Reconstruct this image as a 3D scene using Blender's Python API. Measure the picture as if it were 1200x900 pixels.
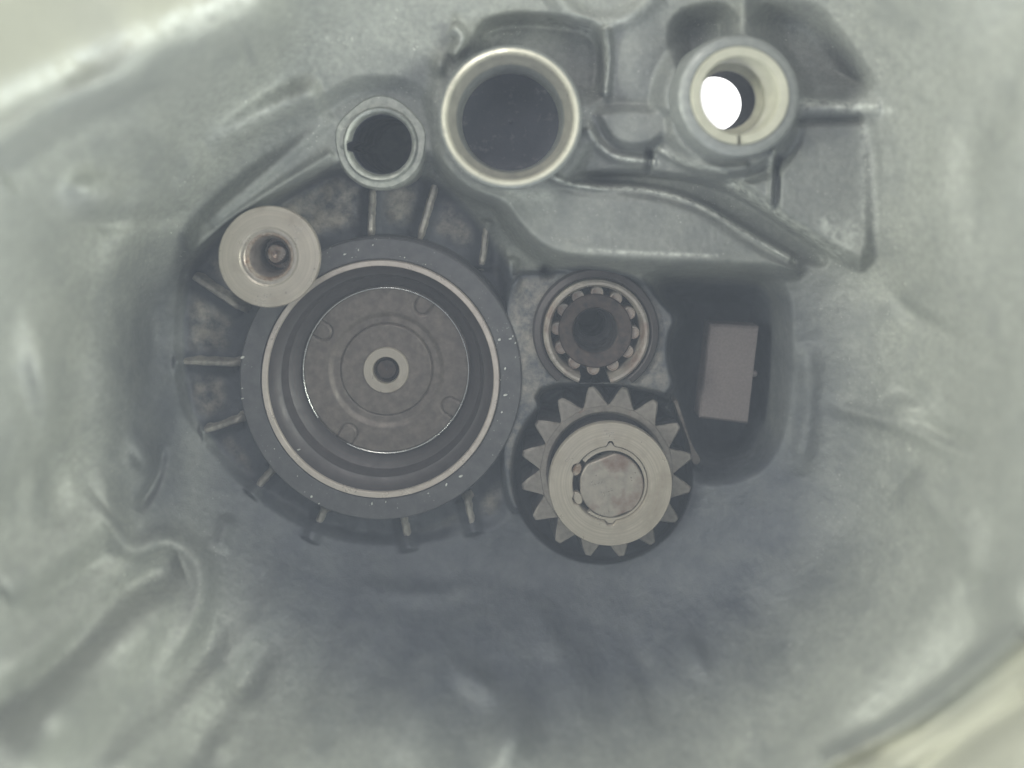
import bpy, bmesh, math, random
import numpy as np
from mathutils import Vector

for o in list(bpy.data.objects):
    bpy.data.objects.remove(o)

# ------------------------------------------------------------------ units
# One drawing unit "u" is 0.25 mm.  The camera looks straight down the bores
# (-Z) from D units above the machined bearing face (z = 0).
S = 0.00025
D = 960.0
VX, VY = 600.0, 200.0            # where the bore axes converge in the photograph


def at(px, py, z):
    """place of a photographed point that lies z units above the bearing face"""
    k = (D - z) / D
    return ((px - VX) * k, (VY - py) * k, z)


# ------------------------------------------------------------------ camera
scene = bpy.context.scene
cam_d = bpy.data.cameras.new('camera')
cam = bpy.data.objects.new('camera', cam_d)
scene.collection.objects.link(cam)
cam.location = (0, 0, D * S)
cam_d.sensor_width = 36.0
cam_d.lens = 36.0 * D / 1200.0
cam_d.shift_y = -(450.0 - VY) / 1200.0
cam_d.clip_start = 0.002
cam_d.clip_end = 50
cam_d.dof.use_dof = True
cam_d.dof.focus_distance = (D + 10) * S
cam_d.dof.aperture_fstop = cam_d.lens / 8.0
scene.camera = cam

# ------------------------------------------------------------------ light
world = bpy.data.worlds.new('World')
scene.world = world
world.use_nodes = True
bg = world.node_tree.nodes['Background']
bg.inputs[0].default_value = (0.92, 0.94, 1.0, 1)
bg.inputs[1].default_value = 0.34


def area(name, loc, target, size, power, color):
    l = bpy.data.lights.new(name, 'AREA')
    l.shape = 'DISK'
    l.size = size
    l.energy = power
    l.color = color
    o = bpy.data.objects.new(name, l)
    scene.collection.objects.link(o)
    o.location = loc
    d = Vector(target) - Vector(loc)
    o.rotation_euler = d.to_track_quat('-Z', 'Y').to_euler()
    return o


# area lamps added over the rim in daylight's place,
# to brighten the walls
area('left_fill', (-0.225, 0.0, 0.20), (0.07, -0.03, 0.06), 0.12, 1.25, (0.97, 1.0, 0.86))
area('right_fill', (0.225, -0.03, 0.20), (-0.07, -0.04, 0.06), 0.12, 1.15, (0.95, 1.0, 0.86))
area('top_fill', (-0.05, 0.17, 0.24), (0.0, -0.08, 0.0), 0.12, 0.38, (1.0, 0.97, 0.90))
area('bottom_fill', (0.03, -0.27, 0.20), (0.0, 0.04, 0.04), 0.12, 0.50, (0.84, 0.90, 1.0))

scene.view_settings.view_transform = 'Standard'
scene.view_settings.look = 'None'
scene.view_settings.exposure = 0.12
scene.view_settings.gamma = 1.0
scene.render.engine = 'CYCLES'
scene.cycles.max_bounces = 6
scene.cycles.diffuse_bounces = 4


# ------------------------------------------------------------------ materials
def mat(name, c1, c2, metallic=0.6, rough=0.45, scale=400, bump=0.15, bscale=1800,
        c3=None, c3scale=150, c3amt=0.5, specks=0.0, speck_col=(0.75, 0.75, 0.68), rings=None,
        rvar=0.15, coords='Object', oil_shade=None):
    m = bpy.data.materials.new(name)
    m.use_nodes = True
    nt = m.node_tree
    N, L = nt.nodes, nt.links
    b = N['Principled BSDF']
    tc = N.new('ShaderNodeTexCoord')
    src = tc.outputs[coords]

    def noise(sc, detail=5, rgh=0.6):
        n = N.new('ShaderNodeTexNoise')
        n.inputs['Scale'].default_value = sc
        n.inputs['Detail'].default_value = detail
        n.inputs['Roughness'].default_value = rgh
        L.new(src, n.inputs['Vector'])
        return n

    def ramp(sock, a, bb):
        r = N.new('ShaderNodeMapRange')
        r.inputs[1].default_value = a
        r.inputs[2].default_value = bb
        L.new(sock, r.inputs[0])
        return r.outputs[0]

    def mix(f, a, bb):
        x = N.new('ShaderNodeMix')
        x.data_type = 'RGBA'
        L.new(f, x.inputs[0])
        for s, v in ((x.inputs[6], a), (x.inputs[7], bb)):
            if isinstance(v, tuple):
                s.default_value = (*v, 1)
            else:
                L.new(v, s)
        return x.outputs[2]
    n1 = noise(scale)
    col = mix(ramp(n1.outputs[0], 0.32, 0.68), c1, c2)
    if c3:
        n3 = noise(c3scale, 4)
        f = ramp(n3.outputs[0], 0.62 - c3amt * 0.25, 0.78 - c3amt * 0.15)
        col = mix(f, col, c3)
    if rings:
        # fine lathe marks: concentric about the object's own axis
        sx = N.new('ShaderNodeVectorMath'); sx.operation = 'MULTIPLY'
        sx.inputs[1].default_value = (1, 1, 0)
        L.new(tc.outputs['Object'], sx.inputs[0])
        ln = N.new('ShaderNodeVectorMath'); ln.operation = 'LENGTH'
        L.new(sx.outputs[0], ln.inputs[0])
        rn = N.new('ShaderNodeTexNoise'); rn.noise_dimensions = '1D'
        rn.inputs['Scale'].default_value = 1900
        rn.inputs['Detail'].default_value = 4
        L.new(ln.outputs['Value'], rn.inputs['W'])
        col = mix(ramp(rn.outputs[0], 0.35, 0.7), col, rings)
    if specks:
        v = noise(1500, 2, 0.5)
        vb = noise(160, 2, 0.5)
        mm = N.new('ShaderNodeMath'); mm.operation = 'MULTIPLY'
        L.new(ramp(v.outputs[0], 0.70 - specks * 0.06, 0.74), mm.inputs[0])
        L.new(ramp(vb.outputs[0], 0.5, 0.6), mm.inputs[1])
        col = mix(mm.outputs[0], col, speck_col)
    if oil_shade:
        oa = N.new('ShaderNodeAttribute'); oa.attribute_name = 'oil_shade'
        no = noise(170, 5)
        dark = mix(ramp(no.outputs[0], 0.35, 0.72), oil_shade[0], oil_shade[1])
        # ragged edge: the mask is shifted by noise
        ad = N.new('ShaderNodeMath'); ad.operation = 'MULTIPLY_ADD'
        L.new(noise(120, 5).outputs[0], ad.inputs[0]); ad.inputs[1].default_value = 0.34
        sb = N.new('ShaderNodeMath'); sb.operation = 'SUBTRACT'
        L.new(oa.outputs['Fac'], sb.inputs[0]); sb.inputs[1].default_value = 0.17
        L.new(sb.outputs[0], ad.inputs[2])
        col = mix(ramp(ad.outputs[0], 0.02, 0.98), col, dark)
        ra = N.new('ShaderNodeAttribute'); ra.attribute_name = 'machined'
        col = mix(ra.outputs['Fac'], col, (0.43, 0.425, 0.35))
        pa = N.new('ShaderNodeAttribute'); pa.attribute_name = 'pale_brown'
        ps = N.new('ShaderNodeMath'); ps.operation = 'MULTIPLY'
        L.new(pa.outputs['Fac'], ps.inputs[0])
        L.new(ramp(noise(230, 6, 0.7).outputs[0], 0.36, 0.66), ps.inputs[1])
        col = mix(ps.outputs[0], col, (0.285, 0.26, 0.23))
        wa = N.new('ShaderNodeAttribute'); wa.attribute_name = 'worn_glint'
        wm = N.new('ShaderNodeMath'); wm.operation = 'MULTIPLY'
        L.new(wa.outputs['Fac'], wm.inputs[0])
        L.new(ramp(noise(420, 5, 0.7).outputs[0], 0.36, 0.68), wm.inputs[1])
        col = mix(wm.outputs[0], col, (0.66, 0.68, 0.64))
    L.new(col, b.inputs['Base Color'])
    b.inputs['Metallic'].default_value = metallic
    rr = N.new('ShaderNodeMapRange')
    rr.inputs[1].default_value = 0.3; rr.inputs[2].default_value = 0.7
    rr.inputs[3].default_value = max(0.05, rough - rvar); rr.inputs[4].default_value = rough + rvar
    L.new(noise(scale * 0.6, 4).outputs[0], rr.inputs[0])
    L.new(rr.outputs[0], b.inputs['Roughness'])
    if bump:
        bn = noise(bscale, 5, 0.65)
        bp = N.new('ShaderNodeBump')
        bp.inputs['Strength'].default_value = bump
        bp.inputs['Distance'].default_value = 0.0006
        L.new(bn.outputs[0], bp.inputs['Height'])
        L.new(bp.outputs[0], b.inputs['Normal'])
    return m


M = {
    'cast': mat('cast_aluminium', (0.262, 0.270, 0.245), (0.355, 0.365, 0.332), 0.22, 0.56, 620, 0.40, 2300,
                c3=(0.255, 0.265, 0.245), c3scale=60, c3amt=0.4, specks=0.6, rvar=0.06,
                oil_shade=((0.056, 0.062, 0.078), (0.080, 0.086, 0.102))),
    'boss': mat('cast_aluminium_boss', (0.27, 0.285, 0.26), (0.44, 0.45, 0.41), 0.5, 0.48, 500, 0.3, 1400, specks=0.5),
    'oily': mat('oily_casting', (0.10, 0.097, 0.10), (0.22, 0.21, 0.205), 0.4, 0.45, 110, 0.2, 1200,
                c3=(0.30, 0.28, 0.25), c3scale=170, c3amt=0.25, specks=0.4),
    'rib': mat('rib_aluminium', (0.18, 0.17, 0.16), (0.38, 0.35, 0.315), 0.3, 0.45, 500, 0.3, 1500),
    'seat': mat('bearing_seat_face', (0.064, 0.063, 0.072), (0.098, 0.097, 0.104), 0.3, 0.55, 260, 0.15, 2500, specks=0.25),
    'steel': mat('ground_steel', (0.42, 0.375, 0.32), (0.49, 0.44, 0.38), 0.5, 0.38, 300, 0.04, 2500,
                 c3=(0.30, 0.255, 0.21), c3scale=110, c3amt=0.35, rings=(0.35, 0.315, 0.27)),
    'rimsteel': mat('race_steel', (0.44, 0.385, 0.35), (0.54, 0.48, 0.44), 0.45, 0.35, 300, 0.02, 2500),
    'wire': mat('bright_wire', (0.55, 0.55, 0.54), (0.70, 0.70, 0.69), 0.95, 0.22, 300, 0.0),
    'darksteel': mat('dark_oiled_steel', (0.045, 0.037, 0.040), (0.070, 0.058, 0.061), 0.3, 0.5, 350, 0.06, 2500,
                     rings=(0.05, 0.046, 0.05)),
    'plate': mat('stamped_plate', (0.100, 0.084, 0.078), (0.170, 0.146, 0.132), 0.35, 0.5, 350, 0.08, 2500,
                 c3=(0.10, 0.085, 0.08), c3scale=260),
    'gear': mat('gear_steel', (0.21, 0.19, 0.175), (0.31, 0.28, 0.255), 0.4, 0.45, 450, 0.08, 2500,
                c3=(0.20, 0.13, 0.11), c3scale=200, c3amt=0.2),
    'shaft': mat('shaft_end_steel', (0.27, 0.245, 0.22), (0.40, 0.36, 0.32), 0.5, 0.36, 350, 0.06, 2500,
                 c3=(0.20, 0.135, 0.115), c3scale=130, c3amt=0.5),
    'cream': mat('cream_bush', (0.38, 0.375, 0.30), (0.47, 0.46, 0.37), 0.15, 0.45, 250, 0.05, 2000),
    'tube': mat('tube_bore', (0.25, 0.24, 0.21), (0.34, 0.325, 0.28), 0.3, 0.42, 300, 0.05, 2500),
    'lip': mat('tube_lip', (0.52, 0.50, 0.42), (0.64, 0.61, 0.51), 0.35, 0.35, 300, 0.04, 2500),
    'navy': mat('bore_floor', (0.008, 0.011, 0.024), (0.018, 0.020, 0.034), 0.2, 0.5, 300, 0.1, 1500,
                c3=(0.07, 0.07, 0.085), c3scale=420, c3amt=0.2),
    'magnet': mat('magnet_block', (0.125, 0.105, 0.108), (0.17, 0.145, 0.145), 0.1, 0.6, 1500, 0.15, 3000),
    'brown': mat('oiled_cage', (0.022, 0.017, 0.019), (0.075, 0.055, 0.048), 0.4, 0.5, 400, 0.1, 2500),
    'greycast': mat('grey_cast_ring', (0.19, 0.20, 0.195), (0.25, 0.26, 0.25), 0.25, 0.5, 600, 0.1, 2200),
    'rust': mat('rusted_steel', (0.17, 0.095, 0.06), (0.40, 0.36, 0.31), 0.4, 0.25, 450, 0.2, 1500),
    'gap_shade': mat('gap_shade_steel', (0.03, 0.028, 0.032), (0.06, 0.055, 0.056), 0.3, 0.5, 500, 0.1, 2000),  # dark steel that paints shade between teeth and inside the cage bore
    'chip': mat('aluminium_chip', (0.45, 0.46, 0.44), (0.62, 0.62, 0.6), 0.3, 0.4, 500, 0),
}


# ------------------------------------------------------------------ object helpers
def meta(o, label=None, cat=None, group=None, kind=None):
    for k, v in (('label', label), ('category', cat), ('group', group), ('kind', kind)):
        if v:
            o[k] = v
    return o


def thing(name, loc, label, cat, group=None, rz=0.0):
    o = bpy.data.objects.new(name, None)
    o.empty_display_size = 0.004
    scene.collection.objects.link(o)
    o.location = Vector(loc) * S
    o.rotation_euler.z = rz
    return meta(o, label, cat, group)


def mesh_obj(name, verts, faces, material, parent=None, loc=(0, 0, 0), sharp=32, smooth=True):
    """verts in drawing units, relative to loc (and to the parent's origin)"""
    me = bpy.data.meshes.new(name)
    me.from_pydata([tuple(c * S for c in v) for v in verts], [], faces)
    me.materials.append(material)
    bm = bmesh.new(); bm.from_mesh(me)
    bmesh.ops.recalc_face_normals(bm, faces=bm.faces)
    bm.to_mesh(me); bm.free()
    if smooth:
        me.shade_smooth()
        me.set_sharp_from_angle(angle=math.radians(sharp))
    o = bpy.data.objects.new(name, me)
    scene.collection.objects.link(o)
    if parent:
        o.parent = parent
    o.location = Vector(loc) * S
    return o


def lathe(profile, n=128, rmod=None, closed=False):
    """profile: list of (r, z).  rmod(angle, i) scales the radius."""
    v, f = [], []
    for i, (r, z) in enumerate(profile):
        for k in range(n):
            a = 2 * math.pi * k / n
            q = r * (rmod(a, i) if rmod else 1.0)
            v.append((q * math.cos(a), q * math.sin(a), z))
    m = len(profile)
    for i in range(m - 1 + (1 if closed else 0)):
        j = (i + 1) % m
        for k in range(n):
            k2 = (k + 1) % n
            f.append((i * n + k, i * n + k2, j * n + k2, j * n + k))
    return v, f


def cap(v, f, start, n):
    f.append(tuple(range(start, start + n)))


def prism(outline, z0, z1, bevel=0.0, inset=None):
    """closed outline (list of xy) extruded z0->z1, top edge chamfered by bevel"""
    n = len(outline)
    cx = sum(p[0] for p in outline) / n
    cy = sum(p[1] for p in outline) / n
    v = [(x, y, z0) for x, y in outline] + [(x, y, z1 - bevel) for x, y in outline]
    lay = 2
    if bevel:
        for x, y in outline:
            dx, dy = x - cx, y - cy
            l = math.hypot(dx, dy) or 1
            v.append((x - dx / l * bevel, y - dy / l * bevel, z1))
        lay = 3
    f = []
    for i in range(lay - 1):
        for k in range(n):
            k2 = (k + 1) % n
            f.append((i * n + k, i * n + k2, (i + 1) * n + k2, (i + 1) * n + k))
    f.append(tuple(range((lay - 1) * n, lay * n)))
    f.append(tuple(reversed(range(n))))
    return v, f


def arc_solid(profile, a0, a1, n=96):
    """closed cross-section (r,z) swept from angle a0 to a1, ends capped"""
    v, f = [], []
    m = len(profile)
    for k in range(n + 1):
        a = a0 + (a1 - a0) * k / n
        for r, z in profile:
            v.append((r * math.cos(a), r * math.sin(a), z))
    for k in range(n):
        for i in range(m):
            j = (i + 1) % m
            f.append((k * m + i, k * m + j, (k + 1) * m + j, (k + 1) * m + i))
    f.append(tuple(range(m)))
    f.append(tuple(reversed(range(n * m, n * m + m))))
    return v, f


# ------------------------------------------------------------------ the casting: height of its inner surface
def axis_lines(lo, hi, a, b, step, coarse):
    l = np.arange(lo, a, coarse)
    m = np.arange(a, b, step)
    r = np.arange(b, hi + coarse, coarse)
    return np.concatenate([l, m, r])


GX = axis_lines(-300, 1500, -12, 1212, 1.7, 12)
GY = axis_lines(-300, 1200, -12, 912, 1.7, 12)
PX, PY = np.meshgrid(GX, GY)


def sstep(a, b, x):
    t = np.clip((x - a) / (b - a), 0, 1)
    return t * t * (3 - 2 * t)


def soften(pts, closed=False, it=2):
    """round the corners of a traced line"""
    for _ in range(it):
        q = [] if closed else [pts[0]]
        n = len(pts)
        for i in range(n if closed else n - 1):
            a, b = pts[i], pts[(i + 1) % n]
            q.append((a[0] * .75 + b[0] * .25, a[1] * .75 + b[1] * .25))
            q.append((a[0] * .25 + b[0] * .75, a[1] * .25 + b[1] * .75))
        if not closed:
            q.append(pts[-1])
        pts = q
    return pts


def line_dist(pts):
    """distance to polyline, and parameter 0..1 along it"""
    best = np.full(PX.shape, 1e9); par = np.zeros(PX.shape)
    n = len(pts) - 1
    for i in range(n):
        (x0, y0), (x1, y1) = pts[i], pts[i + 1]
        dx, dy = x1 - x0, y1 - y0
        t = np.clip(((PX - x0) * dx + (PY - y0) * dy) / (dx * dx + dy * dy), 0, 1)
        d = np.hypot(PX - x0 - t * dx, PY - y0 - t * dy)
        mk = d < best
        best = np.where(mk, d, best)
        par = np.where(mk, (i + t) / n, par)
    return best, par


def poly_sd(pts):
    """signed distance, negative inside"""
    pts = soften(list(pts), True)
    d, _ = line_dist(list(pts) + [pts[0]])
    ins = np.zeros(PX.shape, bool)
    n = len(pts)
    for i in range(n):
        (x0, y0), (x1, y1) = pts[i], pts[(i + 1) % n]
        if y0 == y1:
            continue
        c = ((y0 > PY) != (y1 > PY)) & (PX < (x1 - x0) * (PY - y0) / (y1 - y0) + x0)
        ins ^= c
    return np.where(ins, -d, d)


def circ(cx, cy):
    return np.hypot(PX - cx, PY - cy)


rng = np.random.RandomState(7)


def vnoise(scale, seed, sx=1.0, sy=1.0, ang=0.0):
    r = np.random.RandomState(seed)
    g = r.rand(256, 256)
    ca, sa = math.cos(ang), math.sin(ang)
    x = ((PX + 900) * ca + (PY + 900) * sa) / (scale * sx)
    y = (-(PX + 900) * sa + (PY + 900) * ca) / (scale * sy)
    xi, yi = np.floor(x).astype(int), np.floor(y).astype(int)
    fx, fy = x - xi, y - yi
    fx = fx * fx * (3 - 2 * fx); fy = fy * fy * (3 - 2 * fy)
    a = g[yi % 256, xi % 256]; b = g[yi % 256, (xi + 1) % 256]
    c = g[(yi + 1) % 256, xi % 256]; d = g[(yi + 1) % 256, (xi + 1) % 256]
    return (a * (1 - fx) + b * fx) * (1 - fy) + (c * (1 - fx) + d * fx) * fy - 0.5


def tps(ctrl):
    P = np.array([(x, y) for x, y, z in ctrl]) / 300.0
    Z = np.array([z for x, y, z in ctrl], float)

    def U(r2):
        return np.where(r2 > 1e-12, r2 * np.log(r2 + 1e-12), 0)
    n = len(P)
    K = U(((P[:, None] - P[None]) ** 2).sum(-1)) + np.eye(n) * 0.01
    Q = np.hstack([np.ones((n, 1)), P])
    A = np.block([[K, Q], [Q.T, np.zeros((3, 3))]])
    w = np.linalg.solve(A, np.concatenate([Z, np.zeros(3)]))
    out = w[n] + w[n + 1] * PX / 300 + w[n + 2] * PY / 300
    for i in range(n):
        out = out + w[i] * U((PX / 300 - P[i, 0]) ** 2 + (PY / 300 - P[i, 1]) ** 2)
    return out


CTRL = [
    (300, 300, -45), (250, 430, -45), (300, 540, -40), (446, 444, -45), (446, 630, -35), (560, 620, -35),
    (450, 240, -45), (560, 250, -40), (700, 450, -30), (700, 600, -30), (850, 450, -20), (600, 680, -20),
    (730, 680, -18), (830, 620, -10), (930, 570, 10), (1000, 620, 60),
    (205, 500, -20), (190, 400, -20), (215, 310, -10),
    (300, 660, 30), (450, 720, 35), (600, 740, 35), (750, 740, 35), (880, 700, 45), (220, 720, 110),
    (120, 800, 210), (300, 850, 170), (450, 850, 150), (600, 860, 145), (750, 850, 145), (900, 840, 175),
    (1020, 790, 220), (1110, 800, 290), (1200, 900, 420), (1000, 950, 330), (0, 900, 330), (150, 620, 90),
    (0, 0, 400), (0, 450, 270), (100, 450, 150), (150, 450, 70), (0, 250, 290), (100, 250, 160), (190, 230, 70),
    (250, 150, 80), (330, 90, 80), (300, 0, 190), (180, 60, 250), (450, 40, 90), (380, 140, 60), (600, 0, 80),
    (600, 140, 50), (740, 120, 50), (860, 120, 50), (800, 0, 80), (960, 60, 70), (1000, 0, 120), (1100, 0, 220),
    (1200, 0, 300), (1200, 200, 290), (1200, 350, 270), (1100, 300, 150), (1030, 200, 90), (1035, 330, 60),
    (960, 380, 20), (960, 480, 15), (1040, 450, 80), (1110, 500, 170), (1200, 600, 310), (1100, 650, 180),
    (980, 250, 45), (760, 260, 40),
    (-300, 450, 560), (1500, 450, 560), (600, 1200, 540), (600, -300, 300), (-300, -300, 600), (1500, -300, 600),
    (-300, 1200, 620), (1500, 1200, 640), (200, 1100, 480), (1000, 1150, 520),
]
Z = tps(CTRL)

# large soft folds of the casting wall (stronger where the wall is high)
wall = sstep(-10, 160, Z)
Z += wall * (30 * vnoise(130, 1, 0.7, 1.3, 0.25) + 8 * vnoise(60, 2, 0.7, 1.6, 0.5) + 0.8 * vnoise(24, 3))
Z += 1.2 * vnoise(18, 4) + 0.6 * vnoise(8, 5)


def ridge(pts, w, h, taper=0.12, flat=0.0):
    global Z
    d, t = line_dist(soften(list(pts)) if len(pts) > 2 else pts)
    e = sstep(0, taper, t) * sstep(0, taper, 1 - t) if taper else 1.0
    k = np.exp(-(np.maximum(d - flat, 0) / w) ** 2)
    Z = Z + h * k * e


def bump(cx, cy, rx, ry, h, ang=0.0):
    global Z
    a = math.radians(ang)
    x = (PX - cx) * math.cos(a) + (PY - cy) * math.sin(a)
    y = -(PX - cx) * math.sin(a) + (PY - cy) * math.cos(a)
    Z = Z + h * np.exp(-((x / rx) ** 2 + (y / ry) ** 2))


def level(sd, z, soft, out=0.0):
    """pull the surface to height z inside the region (sd < 0)"""
    global Z
    k = 1 - sstep(-soft + out, out, sd)
    Z = Z * (1 - k) + z * k


# --- upper-left wall: rounded pipe-like edge and long pads

ridge([(240, 172), (335, 118), (380, 105)], 16, 24, 0.35)
bump(105, 225, 28, 20, 44)
ridge([(80, 262), (150, 262), (225, 248)], 12, -12, 0.45)
ridge([(150, 130), (230, 190), (200, 240)], 18, 10, 0.45)
ridge([(210, 130), (212, 190), (196, 250)], 16, -9, 0.5)
ridge([(0, 165), (120, 95), (300, 20)], 30, 30, 0)
ridge([(0, 210), (110, 130), (300, 60)], 18, -12, 0.1)
ridge([(140, 290), (135, 420), (110, 540)], 26, 12, 0.5)
ridge([(60, 280), (55, 420), (30, 580)], 30, 16, 0.5)
ridge([(100, 320), (85, 480), (100, 580)], 24, -12, 0.5)
# --- lower-left swirls and the finger-like webs
ridge([(120, 545), (128, 600), (150, 650), (195, 628), (232, 650), (240, 690), (225, 735), (180, 800)], 14, 17, 0.2)
bump(168, 535, 16, 26, 24, -20)
ridge([(190, 520), (185, 560), (160, 600)], 7, -14, 0.3)
bump(160, 740, 75, 36, 40, -48)
ridge([(215, 665), (150, 690), (80, 760), (-20, 870)], 20, -30, 0.25)
bump(70, 838, 60, 45, 62, -40)
ridge([(20, 330), (60, 470), (30, 640)], 16, 12, 0.5)
ridge([(1150, 560), (1120, 680), (1040, 790)], 26, 16, 0.5)
ridge([(0, 700), (80, 640), (130, 600)], 28, 20, 0.2)
ridge([(260, 720), (230, 790), (150, 900)], 18, -16, 0.4)
ridge([(280, 800), (240, 900)], 22, 14, 0.3)
for fx, fy, gx, gy, w_, h_ in [(150, 690, -20, 800, 22, 20), (260, 770, 110, 920, 18, 18), (320, 740, 200, 920, 18, -16),
                               (60, 120, 330, 60, 20, 14), (120, 330, 170, 210, 20, 14), (175, 330, 165, 480, 16, -14),
                               (20, 420, 70, 620, 18, -14), (130, 640, 10, 720, 14, -14)]:
    ridge([(fx, fy), ((fx + gx) / 2 + 6, (fy + gy) / 2 + 4), (gx, gy)], w_, h_, 0.4)
# --- bottom
bump(600, 865, 26, 42, 34, 20)
bump(560, 800, 16, 30, 14, -50)
ridge([(620, 690), (640, 740), (690, 820)], 18, 7, 0.5)
ridge([(735, 720), (760, 800), (780, 860)], 20, -8, 0.5)
bump(815, 768, 14, 26, 10, -20)
ridge([(410, 686), (500, 700), (580, 684)], 12, 6, 0.5)
ridge([(270, 600), (255, 650)], 10, 8, 0.3)
bump(470, 850, 50, 70, 14)
for fx, fy, gx, gy, w_, h_ in [(520, 690, 470, 900, 26, 9), (400, 690, 320, 900, 24, -9), (900, 680, 960, 860, 26, -9),
                               (850, 690, 880, 900, 22, 8), (690, 700, 720, 900, 20, -6), (340, 660, 250, 820, 22, 9)]:
    ridge([(fx, fy), ((fx + gx) / 2 + 8, (fy + gy) / 2), (gx, gy)], w_, h_, 0.5)
ridge([(990, 890), (1100, 800), (1220, 680)], 26, -18, 0.3)
ridge([(960, 900), (1060, 850), (1140, 790), (1200, 740)], 12, 34, 0.1)
ridge([(1060, 920), (1130, 870), (1210, 815)], 16, -16, 0.1)
bump(1190, 700, 26, 40, 44)
# --- right wall folds
ridge([(1040, 330), (1060, 365), (1100, 385), (1130, 400)], 10, -9, 0.5)
ridge([(1040, 448), (1090, 474)], 10, -9, 0.5)
ridge([(960, 470), (1000, 482), (1060, 500), (1110, 525), (1150, 545)], 10, 11, 0.4)
ridge([(1080, 498), (1120, 515), (1145, 522)], 9, -11, 0.5)
ridge([(945, 400), (950, 470), (935, 560)], 14, 10, 0.3)
ridge([(1100, 80), (1110, 240), (1105, 380)], 30, 10, 0.5)
ridge([(1140, 90), (1135, 280)], 24, -8, 0.5)
ridge([(1060, 560), (1110, 600), (1160, 680)], 26, 22, 0.3)
bump(1060, 480, 20, 14, 12)
# --- top: column, arch and pockets around the tubes
level(poly_sd([(556, 34), (590, 18), (660, 20), (712, 34), (708, 118), (660, 120), (560, 90)]), 12, 22, 6)
ridge([(709, 32), (712, 60), (708, 112)], 6, 22, 0.1)
ridge([(640, -20), (665, 14), (700, 30), (740, 20), (770, -10)], 12, 12, 0.05)
level(circ(858, 120) - 96, 88, 26, 4)
level(circ(598, 140) - 104, 62, 18, 4)
bump(752, 80, 34, 60, 16)
level(poly_sd([(556, 34), (590, 18), (660, 20), (712, 34), (708, 118), (660, 120), (560, 90)]), 22, 30, 8)
level(poly_sd([(780, 20), (840, 4), (864, 20), (862, 60), (800, 100)]), 26, 30, 8)
level(poly_sd([(880, 8), (950, 2), (990, 50), (1030, 112), (930, 108), (900, 70)]), 32, 40, 10)
ridge([(872, -20), (872, 40)], 12, 18, 0.0)

ridge([(530, 30), (545, 44), (530, 68)], 7, 24, 0.2)
bump(516, 76, 9, 12, 18)
# pad with round end between the tubes, and the ledge beneath it
level(poly_sd([(690, 124), (784, 124), (788, 150), (772, 170), (745, 177), (718, 170), (704, 152)]), 74, 14, 4)
ridge([(688, 148), (700, 170), (722, 186), (770, 190)], 6, 12, 0.15)
ridge([(770, 172), (800, 192), (850, 202), (880, 196)], 6, 12, 0.15)
ridge([(762, 178), (760, 202)], 4, -16, 0.0)
# channel behind the big plateau and the plateau itself
level(poly_sd([(680, 200), (770, 200), (850, 216), (920, 262), (975, 300), (960, 318), (880, 280), (800, 240), (690, 222)]), 14, 12, 4)
POCKET = [(772, 328), (880, 330), (900, 340), (908, 362), (904, 470), (890, 530), (850, 548), (815, 545),
          (795, 490), (790, 452), (782, 425), (781, 398), (797, 372), (775, 352)]
level(poly_sd(POCKET), -150, 56, 26)

PLAT = [(566, 214), (620, 205), (650, 206), (700, 218), (760, 220), (820, 236), (880, 276), (935, 306), (940, 326),
        (870, 322), (760, 318), (680, 315), (632, 305), (590, 262)]
level(poly_sd(PLAT), 52, 26, 8)
ridge([(640, 204), (665, 216), (700, 220), (760, 221), (820, 238), (880, 276), (930, 305)], 4.5, 16, 0.04)
ridge([(570, 215), (605, 262), (640, 292), (700, 300), (860, 304)], 16, 8, 0.2)
# broad stepped block on the right: ledge on top, flat face below, thin rib at its left
level(poly_sd([(926, 108), (1030, 112), (1030, 300), (1012, 318), (1000, 314), (930, 272), (846, 212),
               (905, 196), (932, 160)]), 82, 22, 5)
ridge([(930, 142), (1015, 140)], 5, -13, 0.1)
ridge([(940, 124), (1036, 126)], 9, 7, 0.1)
ridge([(906, 172), (902, 250)], 3, 8, 0.1)
ridge([(912, 176), (908, 252)], 4, -12, 0.1)
ridge([(856, 216), (905, 246), (950, 274), (990, 300)], 5, 5, 0.15)

level(poly_sd([(384, 118), (420, 98), (480, 100), (510, 140), (512, 185), (470, 205), (400, 192), (330, 226), (266, 268),
               (226, 296), (222, 262), (300, 196), (370, 142)]), 37, 26, 14)
ridge([(240, 262), (320, 196), (392, 132)], 9, 9, 0.2)
RIBS = [((436, 218), (433, 282)), ((514, 200), (489, 286)), ((572, 255), (563, 318)), ((600, 300), (596, 352)),
       ((216, 318), (287, 366)), ((200, 424), (282, 427)), ((232, 508), (286, 490)), ((292, 582), (322, 548)),
       ((362, 636), (381, 595)), ((470, 596), (480, 648)), ((546, 582), (556, 628))]

# --- sunken floor round the bearing seat, closed in by the casting edge
FLOOR = [(206, 330), (232, 292), (268, 262), (330, 222), (398, 186), (430, 208), (500, 196), (545, 232), (590, 290),
         (616, 325), (600, 352), (592, 400), (612, 470), (602, 560), (598, 612), (545, 626), (470, 640), (380, 630),
         (300, 585), (240, 520), (206, 470)]
sd = poly_sd(FLOOR)
fz = -48 + 5 * vnoise(26, 11) + 3 * vnoise(11, 12)
k = 1 - sstep(-16, 4, sd)
Z = Z * (1 - k) + fz * k
for p0, p1 in RIBS:           # cast fillets at the ribs' feet
    ridge([p0, p1], 9, 13, 0.1)
ridge([(222, 296), (262, 264), (330, 216), (392, 178)], 6, 10, 0.1)

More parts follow.
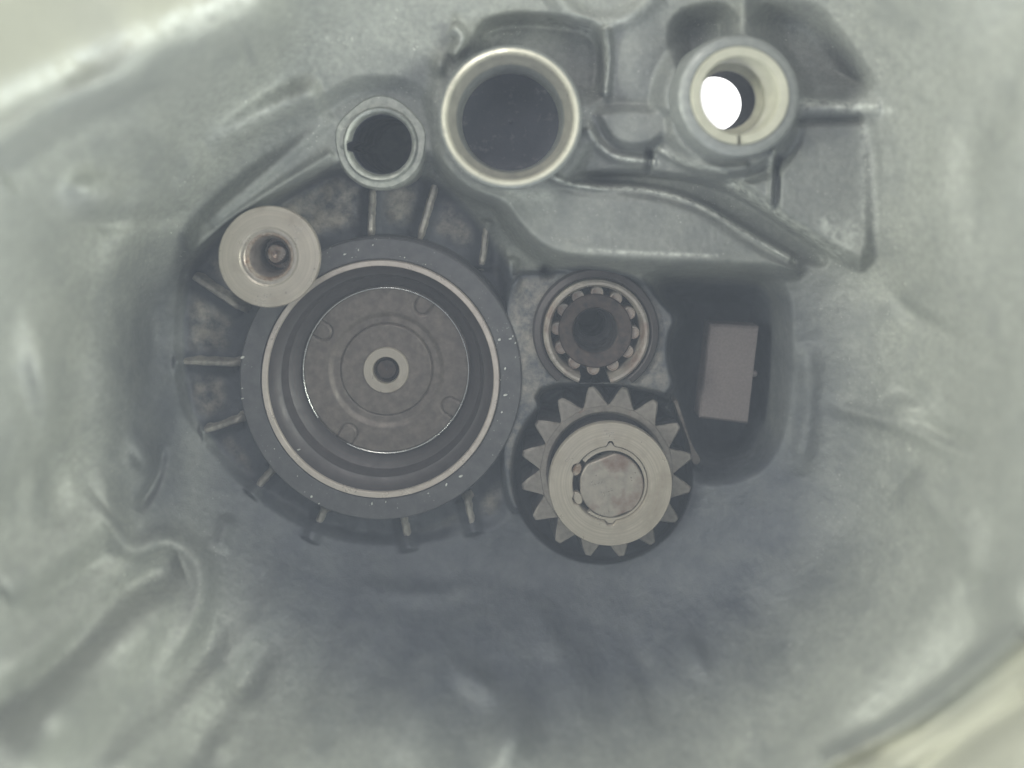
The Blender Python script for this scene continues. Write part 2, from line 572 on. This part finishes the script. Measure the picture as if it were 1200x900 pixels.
# wedge-shaped bridge between seat, needle bearing and gear
WEB = [(598, 318), (640, 318), (700, 312), (760, 330), (775, 352), (796, 372), (784, 398), (786, 430), (794, 452),
       (776, 470), (740, 462), (660, 452), (640, 470), (618, 500), (606, 560), (614, 600), (596, 600), (585, 545),
       (590, 450), (585, 390)]
level(poly_sd(WEB), -4, 7, 2)
bump(641, 318, 7, 6, -26)
bump(598, 318, 9, 22, 20, -12)
# the gear well
level(circ(705, 554) - 104, -90, 9, 4)
level(poly_sd([(620, 445), (780, 455), (790, 480), (640, 500)]), -80, 8, 2)
# well beneath the bearing seat
level(circ(446, 444) - 152, -150, 4, 0)
Z += 0.6 * vnoise(4, 21)
# the rim of the housing is a flat flange
Z = np.where(Z > 430, 430 + (Z - 430) * 0.12, Z)

# paler brown tone on open parts of the sunken floor, fading towards its corners
dr = np.full(PX.shape, 1e9)
for p0, p1 in RIBS:
    dr = np.minimum(dr, line_dist([p0, p1])[0])
PALE_BROWN = sstep(8, 26, dr) * sstep(176, 192, circ(446, 444)) * (1 - sstep(-26, -8, poly_sd(FLOOR)))
PALE_BROWN = np.maximum(PALE_BROWN, 0.8 * (1 - sstep(-14, -2, poly_sd(WEB))))
# edges rubbed to bare metal, plus highlights painted on folds and rim streak
WORN_GLINT = np.zeros(PX.shape)
for pts, w, k in [([(640, 204), (665, 216), (700, 220), (760, 221), (820, 238), (880, 276), (932, 306)], 2.6, 1.0),
                  ([(690, 293), (760, 297), (840, 300)], 2.2, 0.7), ([(856, 214), (905, 246), (950, 276), (990, 302)], 6, 0.8),
                  ([(968, 262), (990, 296), (1000, 270)], 12, 0.55), ([(1012, 150), (1012, 290)], 5, 0.35),
                  ([(688, 148), (700, 170), (722, 186), (770, 190)], 3, 0.8), ([(772, 174), (800, 192), (850, 202)], 2.5, 0.8),
                  ([(709, 36), (710, 110)], 2.5, 0.8), ([(662, 14), (700, 32), (740, 22)], 4, 0.5),
                  ([(938, 121), (1040, 128)], 6, 0.8), ([(906, 178), (900, 200)], 3, 0.9),
                  ([(530, 34), (546, 50), (526, 84)], 5, 0.6), ([(598, 382), (604, 420), (596, 480)], 6, 0.35),
                  ([(600, 226), (640, 232)], 10, 0.3), ([(1060, 450), (1100, 480)], 8, 0.25),
                  ([(626, 20), (690, 34)], 8, 0.4), ([(250, 165), (330, 118)], 10, 0.5), ([(84, 236), (120, 222)], 12, 0.6),
                  ([(-30, 128), (60, 84), (150, 50), (300, -16)], 13, 1.3)]:
    d_ = line_dist(soften(pts) if len(pts) > 2 else pts)[0]
    WORN_GLINT = np.maximum(WORN_GLINT, k * np.exp(-(d_ / w) ** 2))
# machined, pale flange face outside the casting wall
RIM = 1 - sstep(-10, 14, poly_sd([(-400, 330), (-40, 150), (20, 105), (130, 66), (230, 10), (300, -30), (420, -200), (300, -500), (-500, -500)]))
RIM = np.maximum(RIM, 1 - sstep(-10, 14, poly_sd([(930, 960), (985, 885), (1090, 850), (1150, 815), (1210, 742), (1300, 640), (1700, 600), (1700, 1500), (700, 1500)])))
# oily floor stain, plus shade painted over pocket, wells
# and the darker ground around
OIL_SHADE = 1 - sstep(-14, 6, poly_sd(FLOOR))
OIL_SHADE = np.maximum(OIL_SHADE, 1 - sstep(-12, 26, poly_sd(POCKET)))
OIL_SHADE *= 1 - 0.5 * (1 - sstep(-2, 6, poly_sd(PLAT)))
OIL_SHADE = np.maximum(OIL_SHADE, 0.8 * (1 - sstep(-60, 110, poly_sd([(870, 300), (980, 330), (1010, 600), (880, 600)]))))
OIL_SHADE = np.maximum(OIL_SHADE, 1 - sstep(0, 12, circ(704, 556) - 104))
OIL_SHADE = np.maximum(OIL_SHADE, 1.0 * (1 - sstep(-4, 10, poly_sd(WEB))))
OIL_SHADE = np.maximum(OIL_SHADE, 0.5 * (1 - sstep(-50, 60, poly_sd([(540, 20), (1030, 10), (1040, 330), (620, 330), (500, 200)]))))
OIL_SHADE = np.maximum(OIL_SHADE, 0.4 * (1 - sstep(-40, 40, poly_sd([(380, 90), (520, 60), (560, 240), (400, 200), (230, 300), (210, 270)]))))
OIL_SHADE = np.maximum(OIL_SHADE, 0.97 * (1 - sstep(-80, 150, poly_sd([(200, 480), (600, 520), (860, 480), (960, 500), (980, 640), (860, 790), (700, 850), (480, 850), (300, 730)]))))
OIL_SHADE = np.maximum(OIL_SHADE, 0.85 * (1 - sstep(-60, 80, poly_sd([(130, 380), (220, 270), (260, 600), (150, 640)]))))

WX = (PX - VX) * (D - Z) / D
WY = (VY - PY) * (D - Z) / D


def wcirc(c):
    return np.hypot(WX - c[0], WY - c[1])


TUBE = at(598, 137, 110)
BUSH = at(867, 112, 130)
PORT = at(446, 169, 40)
SPACER = at(315, 301, 50)
NEEDLE = at(699, 390, 8)
GEAR = at(711, 553, -25)
for c, r, z in ((TUBE, 68, 0), (PORT, 40, -140), (NEEDLE, 64, -140), (SPACER, 18, -48)):
    Z = np.where(wcirc(c) < r, z, Z)
through = wcirc(BUSH) < 55
WX = (PX - VX) * (D - Z) / D
WY = (VY - PY) * (D - Z) / D

ny, nx = PX.shape
co = np.stack([WX * S, WY * S, Z * S], -1).reshape(-1, 3)
ii, jj = np.meshgrid(np.arange(ny - 1), np.arange(nx - 1), indexing='ij')
keep = ~(through[:-1, :-1] & through[1:, 1:])
ii, jj = ii[keep], jj[keep]
quads = np.stack([ii * nx + jj, (ii + 1) * nx + jj, (ii + 1) * nx + jj + 1, ii * nx + jj + 1], -1)
me = bpy.data.meshes.new('casting_wall')
me.vertices.add(len(co)); me.vertices.foreach_set('co', co.ravel().astype(np.float32))
me.loops.add(quads.size); me.loops.foreach_set('vertex_index', quads.ravel().astype(np.int32))
me.polygons.add(len(quads))
me.polygons.foreach_set('loop_start', np.arange(0, quads.size, 4, dtype=np.int32))
me.polygons.foreach_set('loop_total', np.full(len(quads), 4, dtype=np.int32))
me.polygons.foreach_set('use_smooth', np.ones(len(quads), dtype=bool))
me.update(); me.validate()
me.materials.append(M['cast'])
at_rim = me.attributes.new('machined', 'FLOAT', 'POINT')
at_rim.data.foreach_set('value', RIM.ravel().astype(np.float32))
for nm, arr in (('pale_brown', PALE_BROWN), ('worn_glint', WORN_GLINT)):
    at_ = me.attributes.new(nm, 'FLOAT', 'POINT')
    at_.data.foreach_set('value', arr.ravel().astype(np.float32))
at_oil_shade = me.attributes.new('oil_shade', 'FLOAT', 'POINT')
at_oil_shade.data.foreach_set('value', OIL_SHADE.ravel().astype(np.float32))
housing = thing('gearbox_housing', (0, 0, 0),
                'deep grey-green cast aluminium gearbox housing that surrounds all the bearings and gears', 'housing')
shell = bpy.data.objects.new('casting_wall', me)
scene.collection.objects.link(shell)
shell.parent = housing


def surf_z(px, py):
    return float(Z[np.argmin(abs(GY - py)), np.argmin(abs(GX - px))])


# --- radial ribs in the sunken floor: each a rounded bar, thicker at its foot
def rib(p0, p1, w=3.8, ztop=-31, zbot=-58):
    a = Vector(at(*p0, ztop)); b = Vector(at(*p1, ztop))
    c = (a + b) / 2
    d = (b - a).normalized(); s = Vector((-d.y, d.x, 0))
    prof = [(-w * 3.4, zbot), (-w * 1.7, ztop - 16), (-w, ztop - 4), (-w * 0.5, ztop - 0.6), (w * 0.5, ztop - 0.6),
            (w, ztop - 4), (w * 1.7, ztop - 16), (w * 3.4, zbot)]
    v, f = [], []
    n = 14
    rr = random.Random(int(p0[0]))
    m = len(prof)
    for i in range(n + 1):
        t = i / n
        q = a.lerp(b, t) - c
        e = min(1, 0.6 + 3 * min(t, 1 - t))
        wob = rr.uniform(-0.4, 0.4)
        for x, z in prof:
            zz = zbot + (z - zbot) * e + rr.uniform(-0.3, 0.3)
            v.append((q.x + s.x * (x + wob), q.y + s.y * (x + wob), zz))
    for i in range(n):
        for j in range(m - 1):
            f.append((i * m + j, i * m + j + 1, (i + 1) * m + j + 1, (i + 1) * m + j))
    f.append(tuple(range(m))); f.append(tuple(reversed(range(n * m, n * m + m))))
    return mesh_obj('rib', v, f, M['rib'], housing, (c.x, c.y, 0), sharp=60)


for p0, p1 in RIBS:
    rib(p0, p1)

# --- machined seat ring of the casting
SEAT = at(446, 444, 0)
prof = [(166, -56), (166, -3), (164, 0), (141.5, 0), (140, -1.5), (139.5, -3), (139.5, -10), (137, -10)]
v, f = lathe(prof, 192)
mesh_obj('bearing_seat', v, f, M['seat'], housing, (SEAT[0], SEAT[1], 0))

# --- small port boss with a notched hole


def port_out(a, i):
    # blunt, flat-topped head; keeps round at the bottom, true circle at the hole
    k = (1, 1, 1, 1, 0.9, 0)[min(i, 5)]
    return 1 + k * (0.12 * math.exp(-((a - math.pi / 2) / 0.55) ** 2) + 0.05 * math.exp(-((a - 0.35) / 0.3) ** 2)
                    + 0.08 * math.exp(-((a - 2.75) / 0.35) ** 2))


def port_hole(a, i):
    d = abs((a - math.radians(184) + math.pi) % (2 * math.pi) - math.pi)
    return 1 + 0.32 * max(0, 1 - d / 0.19)


v, f = lathe([(52, -60), (52, 10), (52.5, 28), (51.5, 35), (48.5, 38.5), (41.5, 38.5)], 128, port_out)
mesh_obj('port_boss', v, f, M['boss'], housing, (PORT[0], PORT[1], 0), sharp=40)
v, f = [], []
for i, (r, z) in enumerate([(43, 34), (42, 41), (40, 43.5), (37.5, 43), (35, 39), (34.4, 34), (34, 30)]):
    for q in range(160):
        a = 2 * math.pi * q / 160
        rr_ = r * (port_hole(a, i) if i >= 4 else 1)
        v.append((rr_ * math.cos(a), rr_ * math.sin(a), z))
for i in range(6):
    for q in range(160):
        q2 = (q + 1) % 160
        f.append((i * 160 + q, i * 160 + q2, (i + 1) * 160 + q2, (i + 1) * 160 + q))
mesh_obj('port_rim', v, f, M['boss'], housing, (PORT[0], PORT[1], 0), sharp=50)
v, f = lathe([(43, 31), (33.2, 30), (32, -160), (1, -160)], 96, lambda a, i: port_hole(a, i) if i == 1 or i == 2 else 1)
mesh_obj('port_bore', v, f, M['navy'], housing, (PORT[0], PORT[1], 0))  # the deep hole's shade put into the wall as near-black navy

# ------------------------------------------------------------------ large tube
t = thing('bore_sleeve', (TUBE[0], TUBE[1], 0), 'widest cream-rimmed tube end with a dark bore at the top middle', 'tube')
v, f = lathe([(80, -25), (77, 60), (76, 100), (74, 107), (71.5, 108.5)], 160)
mesh_obj('outer_wall', v, f, M['greycast'], t)
v, f = lathe([(71.5, 108.5), (70.5, 111), (68, 111.5), (66, 109), (65.2, 105)], 160)
mesh_obj('lip', v, f, M['lip'], t)
v, f = lathe([(65.2, 105), (61, 88), (58.5, 84), (58, 80)], 160)
mesh_obj('chamfer', v, f, M['tube'], t)
v, f = lathe([(58, 80), (57.4, 60), (56.2, 22), (55.6, 16)], 160)
mesh_obj('inner_wall', v, f, M['greycast'], t)
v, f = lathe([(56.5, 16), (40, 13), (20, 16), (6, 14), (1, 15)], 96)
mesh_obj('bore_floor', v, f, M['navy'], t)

# ------------------------------------------------------------------ grey collar with the split bush (open right through)
v, f = lathe([(66, -30), (65.5, 60), (64, 118), (61, 126), (56, 129), (50.5, 129), (50.2, 122), (50.2, 20)], 160)
mesh_obj('bush_collar', v, f, M['greycast'], housing, (BUSH[0], BUSH[1], 0))
t = thing('split_bush', (BUSH[0], BUSH[1], 0), 'cream split bush with a slit at the bottom and white daylight showing through', 'bush')
a0 = math.radians(-88.5); a1 = math.radians(-93.5 + 360)
v, f = arc_solid([(49.8, 60), (49.8, 130.5), (48.5, 132), (40.5, 131), (39, 129), (38.6, 60)], a0, a1, 140)
mesh_obj('ring', v, f, M['cream'], t, sharp=40)
v, f = lathe([(50, 62), (50, 80), (32.5, 79), (31.5, 77), (31.5, 26), (50, 26)], 128)
mesh_obj('inner_step', v, f, M['cream'], t)
v, f = lathe([(31.3, 76), (31.3, 24)], 96)
bore_shade = mat('dark_bore_shade', (0.010, 0.009, 0.010), (0.02, 0.018, 0.02), 0.0, 0.85, 500, 0)  # near-black colour paints the shade inside the bore
bore_shade.node_tree.nodes['Principled BSDF'].inputs['Specular IOR Level'].default_value = 0.05
mesh_obj('bore_liner', v, f, bore_shade, t)

# ------------------------------------------------------------------ big bearing cup, plate and hub
t = thing('bearing_cup', (SEAT[0], SEAT[1], 0), 'large steel bearing cup with a thin bright rim set in the dark seat ring', 'bearing')
v, f = lathe([(139.6, -20), (139.4, 0), (138.4, 2), (133.2, 2), (132.4, 1), (132.2, -2)], 192)
mesh_obj('rim', v, f, M['rimsteel'], t)
v, f = lathe([(133, -2), (131, -6), (125, -14), (121, -16), (119.5, -19), (116, -30), (112, -33), (109, -36), (105, -40), (103, -46)], 192)
mesh_obj('raceway', v, f, M['darksteel'], t)

PC = (SEAT[0], SEAT[1])
TABS = [(44, 77), (-76, 46), (75, -43), (-44, -73)]
tp = thing('cover_plate', (PC[0], PC[1], -43), 'brownish stamped disc with four small round-ended tabs at the bottom of the large bearing cup', 'plate')
nr, na = 110, 480
R = np.linspace(24, 103, nr); A = np.arange(na) * 2 * math.pi / na
RR, AA = np.meshgrid(R, A, indexing='ij')
X, Y = RR * np.cos(AA), RR * np.sin(AA)


def ss(a, b, x):
    q = np.clip((x - a) / (b - a), 0, 1); return q * q * (3 - 2 * q)


ZP = -3.2 * (1 - ss(64, 72, RR)) * ss(56, 57, RR) - 0.5 * (1 - ss(55, 56, RR)) \
    - 2.6 * np.exp(-((RR - 56.2) / 0.9) ** 2) - 2.5 * ss(99.5, 102.5, RR)
kpl = (D + 43) / D
tabs_w = []
for tx, ty in TABS:
    l = math.hypot(tx, ty); ux, uy = tx / l, ty / l
    rad = X * ux + Y * uy; tan = -X * uy + Y * ux
    r0, hw = 86 * kpl, 10.5
    inner = np.hypot(np.minimum(rad - r0, 0), tan)
    d = np.abs(inner - hw)
    ZP -= 2.6 * np.exp(-(d / 1.0) ** 2) * (rad > 60)
    tabs_w.append((ux, uy, r0, hw))
v = np.stack([X, Y, ZP], -1).reshape(-1, 3).tolist()
f = [(i * na + k, i * na + (k + 1) % na, (i + 1) * na + (k + 1) % na, (i + 1) * na + k) for i in range(nr - 1) for k in range(na)]
mesh_obj('disc', v, f, M['plate'], tp, sharp=80)
for ux, uy, r0, hw in tabs_w:
    pts = []
    for q in range(13):
        a = math.pi / 2 + math.pi * q / 12
        pts.append((r0 + (hw - 2.2) * math.cos(a), (hw - 2.2) * math.sin(a)))
    pts += [(99.5, -(hw - 2.2)), (99.5, hw - 2.2)]
    pts = [(x * ux - y * uy, x * uy + y * ux) for x, y in pts]
    v, f = prism(pts, -2.0, 0.7, 0.6)
    mesh_obj('tab', v, f, M['plate'], tp, sharp=30)
th = thing('hub_ring', (PC[0], PC[1], -43), 'small pale machined ring at the very centre of the brown plate', 'ring')
v, f = lathe([(28.5, -4), (28, 1.2), (27, 2.4), (17, 2.4), (16, 1.4), (15.6, -6)], 96)
mesh_obj('face', v, f, M['steel'], th)
v, f = lathe([(15.7, -4), (14.4, -3), (13.4, -4.4), (13, -8), (12.4, -4.5), (11, -2.6), (6, -2), (1, -2.2)], 64)
mesh_obj('plug', v, f, M['brown'], th)
# wire snap ring: round wire, visible between the tabs
ts = thing('snap_ring', (PC[0], PC[1], -41), 'thin bright wire ring round the edge of the brown plate', 'ring')
sec = [(101.0 + 1.0 * math.cos(q * math.pi / 4), 1.0 * math.sin(q * math.pi / 4)) for q in range(8)]
v, f = arc_solid(sec, math.radians(-118), math.radians(215), 260)
mesh_obj('wire', v, f, M['wire'], ts, sharp=80)

# ------------------------------------------------------------------ flanged spacer, upper left
t = thing('spacer_roller', (SPACER[0], SPACER[1], 0), 'pale steel disc with a rusty centre hole overlapping the large ring at upper left', 'roller')
v, f = lathe([(20, 40), (54, 40), (56.6, 42), (56.9, 47), (55.8, 49.5), (52, 50), (33, 50), (32, 49.3), (31, 49)], 160)
mesh_obj('flange', v, f, M['steel'], t)
v, f = lathe([(31, 49), (28, 49.4), (27, 48.6)], 96)
mesh_obj('worn_ring', v, f, M['shaft'], t)
v, f = lathe([(27, 48.6), (25, 48.4), (23, 46)], 96)
mesh_obj('rust_ring', v, f, M['rust'], t)
v, f = lathe([(23, 46), (20.5, 43), (19.4, 38), (19.2, 20), (19.2, -10)], 96)
mesh_obj('bore', v, f, M['plate'], t)
v, f = lathe([(22, 5), (22, -50)], 64)
mesh_obj('stem', v, f, M['darksteel'], t)
v, f = lathe([(19.2, 2), (13.5, 2), (13, 18), (10, 24), (5, 25), (0.6, 23)], 48,
             lambda a, i: 1 + (0.06 * math.sin(3 * a + 1) if i > 0 else 0))
mesh_obj('pin', v, f, M['rust'], t, (1, 1, 0))

# ------------------------------------------------------------------ needle bearing
t = thing('needle_bearing', (NEEDLE[0], NEEDLE[1], 0), 'round needle roller bearing with small bright rollers above the toothed gear', 'bearing')
v, f = arc_solid([(75, -30), (74, 1), (72, 4), (66, 6), (63.5, 4), (62.8, 0), (62.8, -30)], math.radians(-55), math.radians(232), 128)
mesh_obj('outer_ring', v, f, M['darksteel'], t)
v, f = arc_solid([(62.6, -40), (62.6, 0), (61.5, 8), (59, 10), (56, 9.5), (53.5, 6), (52.8, 0), (52.5, -60)], math.radians(-74), math.radians(250), 128)
mesh_obj('cup_lip', v, f, M['shaft'], t)
v, f = lathe([(43.5, -60), (43.5, -4), (42, -2.5), (34, -3.5), (28, -4.5), (26.5, -6)], 96)
mesh_obj('cage', v, f, M['brown'], t)
v, f = lathe([(26.5, -6), (25.5, -9), (25.5, -60)], 96)
mesh_obj('cage_bore', v, f, M['gap_shade'], t)
base = None
for k in range(12):
    a = math.radians(-3 + 30 * k)
    if base is None:
        v, f = lathe([(7.6, -58), (7.6, -6), (7.0, -4.6), (6.0, -4.4), (5.5, -6.4), (0.4, -6.8)], 20)
        base = mesh_obj('roller', v, f, M['shaft'], t, (45 * math.cos(a), 45 * math.sin(a), 0), sharp=40)
    else:
        o = base.copy(); o.location = Vector((45 * math.cos(a), 45 * math.sin(a), 0)) * S
        scene.collection.objects.link(o); o.parent = t
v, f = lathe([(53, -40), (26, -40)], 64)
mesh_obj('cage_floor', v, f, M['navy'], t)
v, f = lathe([(26, -55), (19, -56), (18.5, -53), (16.5, -53), (16, -58), (15.5, -130), (0.5, -130)], 64)
mesh_obj('inner_stub', v, f, M['gap_shade'], t)

# ------------------------------------------------------------------ toothed gear, collar, ring and shaft
t = thing('pinion_gear', (GEAR[0], GEAR[1], -25), 'dark steel gear wheel with sixteen pointed teeth below the needle bearing', 'gear')
kg = (D + 25) / D
v, f = lathe([(79 * kg, -2), (77 * kg, 0), (73, 0), (71.5, -1), (70, -3), (68.5, -6)], 128)
mesh_obj('gear_rim', v, f, M['gear'], t)
v, f = lathe([(79.5 * kg, -60), (79.5 * kg, -3), (68.8, -6), (66, -14), (60, -16), (60, 34)], 96)
mesh_obj('neck', v, f, M['darksteel'], t)


def tooth_pts(sk=0.0):
    # outline in (radial, tangential): broad root, curved flanks, narrow tip
    r = [76, 84, 90, 95, 99.5, 101]
    w = [15.5, 11.5, 9.0, 6.6, 4.2, 2.6]
    lft = [(a * kg, (b + sk * (a - 76) * 0.12) * kg) for a, b in zip(r, w)]
    rgt = [(a * kg, (-b + sk * (a - 76) * 0.12) * kg) for a, b in zip(r, w)]
    return lft + rgt[::-1]


pts = tooth_pts(0.5)
base = None
for k in range(16):
    a = math.radians(77 + 22.5 * k)
    if base is None:
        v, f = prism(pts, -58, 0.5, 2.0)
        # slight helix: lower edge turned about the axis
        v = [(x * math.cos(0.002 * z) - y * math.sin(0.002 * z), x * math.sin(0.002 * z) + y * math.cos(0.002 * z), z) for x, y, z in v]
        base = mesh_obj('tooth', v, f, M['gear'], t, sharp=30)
        base.data.materials.append(M['gap_shade'])
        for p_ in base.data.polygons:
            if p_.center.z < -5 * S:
                p_.material_index = 1  # tooth sides darkened to paint the shade of the gaps
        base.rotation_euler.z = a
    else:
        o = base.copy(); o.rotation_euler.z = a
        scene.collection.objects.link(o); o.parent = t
WASH = (GEAR[0], GEAR[1])
kw = (D - 14) / D
t = thing('thrust_washer', (*WASH, 0), 'broad pale steel collar sitting on top of the toothed gear', 'washer')


def wash_in(a, i):
    if i < 4:
        return 1
    r = 1.0
    for c, wd, h in ((90, 0.085, 0.13), (156, 0.13, 0.10), (205, 0.13, 0.09), (270, 0.12, 0.10)):
        d = abs((a - math.radians(c) + math.pi) % (2 * math.pi) - math.pi)
        r += h * math.exp(-(d / wd) ** 4)
    return r


v, f = lathe([(60, 6), (70.6, 6), (71.8, 7), (71.9, 12), (70.6, 14), (44.5, 14), (43.6, 12.6), (43.4, -6)], 256,
             lambda a, i: wash_in(a, i + 0) if i >= 5 else 1)
mesh_obj('collar', v, f, M['steel'], t, sharp=35)
t = thing('retaining_ring', (*WASH, 0), 'thin open steel ring with four lugs inside the pale collar on the gear', 'ring')


def ring_pts():
    out, inn = [], []
    a0, a1 = math.radians(-128), math.radians(140)
    n = 110
    for q in range(n + 1):
        a = a0 + (a1 - a0) * q / n
        r = 42.6
        for c, wd, h in ((90, 0.07, 4.5), (-90, 0.11, 3.6)):
            d = abs((a - math.radians(c) + math.pi) % (2 * math.pi) - math.pi)
            r += h * math.exp(-(d / wd) ** 4)
        out.append((r * math.cos(a), r * math.sin(a)))
        inn.append((39.0 * math.cos(a) + 0.8, 39.0 * math.sin(a) - 1))
    return out, inn


out, inn = ring_pts()
n = len(out)
v = [(x, y, 4) for x, y in out] + [(x, y, 4) for x, y in inn] + [(x, y, 11) for x, y in out] + [(x, y, 11) for x, y in inn]
f = []
for q in range(n - 1):
    f += [(2 * n + q, 2 * n + q + 1, 3 * n + q + 1, 3 * n + q), (q, n + q, n + q + 1, q + 1),
          (q, q + 1, 2 * n + q + 1, 2 * n + q), (n + q, 3 * n + q, 3 * n + q + 1, n + q + 1)]
f += [(0, 2 * n, 3 * n, n), (n - 1, 2 * n - 1, 4 * n - 1, 3 * n - 1)]
mesh_obj('ring_band', v, f, M['steel'], t, sharp=35)
for c in (158, 205):
    a = math.radians(c)
    v, f = prism([(7 * math.cos(q) * 1.1, 5.0 * math.sin(q)) for q in np.linspace(0, 2 * math.pi, 20, endpoint=False)], 4, 11, 1)
    o = mesh_obj('lug', v, f, M['rust' if c == 158 else 'steel'], t, (41.5 * math.cos(a), 41.5 * math.sin(a), 0), sharp=35)
    o.rotation_euler.z = a + math.pi / 2

t = thing('pinion_shaft', (WASH[0] + 1.5, WASH[1] - 2.5, 0), 'round steel shaft end with two flats and a brown stain, centred in the gear', 'shaft')
pts = []
for q in range(96):
    a = 2 * math.pi * q / 96
    r = 37.0
    for c, h in ((112, 33.0), (-70, 35.3), (180, 36.2)):
        cs = math.cos(a - math.radians(c))
        if cs > 0:
            r = min(r, h / cs)
    pts.append((r * math.cos(a), r * math.sin(a)))
v, f = prism(pts, -40, 12, 1.4)
mesh_obj('shaft_end', v, f, M['shaft'], t, sharp=25)
v, f = lathe([(43.5, -30), (30, -30)], 64)
mesh_obj('shoulder', v, f, M['darksteel'], t)

# ------------------------------------------------------------------ magnet in its pocket
zt = -58
c = at(855, 439, zt)
q = [at(x, y, zt) for x, y in ((832, 380), (890, 383), (877, 497), (820, 490))]
t = meta(mesh_obj('magnet', *prism([(p[0] - c[0], p[1] - c[1]) for p in q], -88, zt, 3.2), M['magnet'], None, (c[0], c[1], 0), sharp=20),
         'rectangular mauve-brown magnet block standing in the dark pocket at right', 'magnet')
v, f = lathe([(5, -90), (4.6, zt - 6), (3, zt - 3), (0.4, zt - 2)], 24)
p = at(885, 439, zt)
mesh_obj('pip', v, f, M['magnet'], t, (p[0] - c[0], p[1] - c[1], 0))

# ------------------------------------------------------------------ small lever beside the gear
a = Vector(at(792, 470, -40)); b = Vector(at(820, 548, -30)); c = (a + b) / 2
d = (b - a).normalized(); s = Vector((-d.y, d.x, 0))
pts = []
hw = [2.4, 2.0, 1.8, 1.8, 2.4, 4.0, 5.4, 4.6, 1.6]
tt = [0, 0.1, 0.3, 0.6, 0.78, 0.86, 0.92, 0.98, 1.01]
L_ = (b - a).length
for q, w in zip(tt, hw):
    pts.append((d * (q - 0.5) * L_ + s * w))
for q, w in reversed(list(zip(tt, hw))):
    pts.append((d * (q - 0.5) * L_ - s * w))
v, f = prism([(p.x, p.y) for p in pts], -110, -34, 1.2)
meta(mesh_obj('detent_lever', v, f, M['plate'], None, (c.x, c.y, -8), sharp=35),
     'narrow slanting metal lever between the gear teeth and the magnet pocket', 'lever')

# ------------------------------------------------------------------ glowing white sheet added as bright background behind the open bush
backdrop = bpy.data.materials.new('bright_backdrop')
backdrop.use_nodes = True
nt = backdrop.node_tree
nt.nodes.remove(nt.nodes['Principled BSDF'])
em = nt.nodes.new('ShaderNodeEmission')
em.inputs[0].default_value = (1.0, 0.99, 0.98, 1)
em.inputs[1].default_value = 1.6
nt.links.new(em.outputs[0], nt.nodes['Material Output'].inputs[0])
meta(mesh_obj('backdrop', [(-6000, -6000, -3000), (6000, -6000, -3000), (6000, 6000, -3000), (-6000, 6000, -3000)],
              [(0, 1, 2, 3)], backdrop, None, smooth=False), kind='structure')

# ------------------------------------------------------------------ bright aluminium flakes stuck on the seat ring
rd = random.Random(5)
v, f = [], []
for px, py, sz in [(284, 419, 2.6), (284, 455, 1.2), (284, 467, 1.5), (420, 293, 1.5), (404, 298, 2), (437, 287, 1.3),
                   (585, 398, 2.6), (598, 397, 2), (592, 432, 2), (592, 463, 2.4), (588, 483, 1.6), (540, 558, 2.4),
                   (523, 568, 2), (502, 578, 1.5), (436, 590, 2), (452, 588, 1.2), (350, 527, 1.6), (365, 582, 1.8),
                   (601, 394, 1.4), (604, 402, 1.4), (374, 590, 1.2)]:
    on_ring = math.hypot(px - 446, py - 444) < 165
    z = 0.2 if on_ring else surf_z(px, py) - 0.5
    cx, cy, _ = at(px, py, z)
    n0 = len(v); m = 7; st = rd.uniform(0.65, 1.5)
    for ring_, zz in ((1.0, z - 0.5), (0.7, z + 1.1)):
        for q in range(m):
            a = 2 * math.pi * q / m
            r = 0.8 * sz * ring_ * rd.uniform(0.7, 1.25)
            v.append((cx + r * st * math.cos(a), cy + r / st * math.sin(a) + r * 0.3 * math.cos(a), zz))
    for q in range(m):
        f.append((n0 + q, n0 + (q + 1) % m, n0 + m + (q + 1) % m, n0 + m + q))
    f.append(tuple(range(n0 + m, n0 + 2 * m)))
meta(mesh_obj('metal_flakes', v, f, M['chip'], None),
     'tiny bright aluminium flakes scattered on the dark seat ring and the web beside it', 'flakes', kind='stuff')

# ------------------------------------------------------------------ volume added to imitate veiling glare: lifts and blues the shadows
hz = bpy.data.materials.new('glare_veil')
hz.use_nodes = True
nt = hz.node_tree
nt.nodes.remove(nt.nodes['Principled BSDF'])
pv = nt.nodes.new('ShaderNodeVolumePrincipled')
pv.inputs['Color'].default_value = (0.74, 0.82, 1.0, 1)
pv.inputs['Density'].default_value = 0.29
nt.links.new(pv.outputs[0], nt.nodes['Material Output'].inputs['Volume'])
bx = 1500
vv = [(x, y, z) for z in (-900, 1010) for x, y in ((-bx, -bx), (bx, -bx), (bx, bx), (-bx, bx))]
ff = [(0, 1, 2, 3), (4, 5, 6, 7), (0, 1, 5, 4), (1, 2, 6, 5), (2, 3, 7, 6), (3, 0, 4, 7)]
meta(mesh_obj('glare_veil', vv, ff, hz, None, smooth=False), kind='stuff')
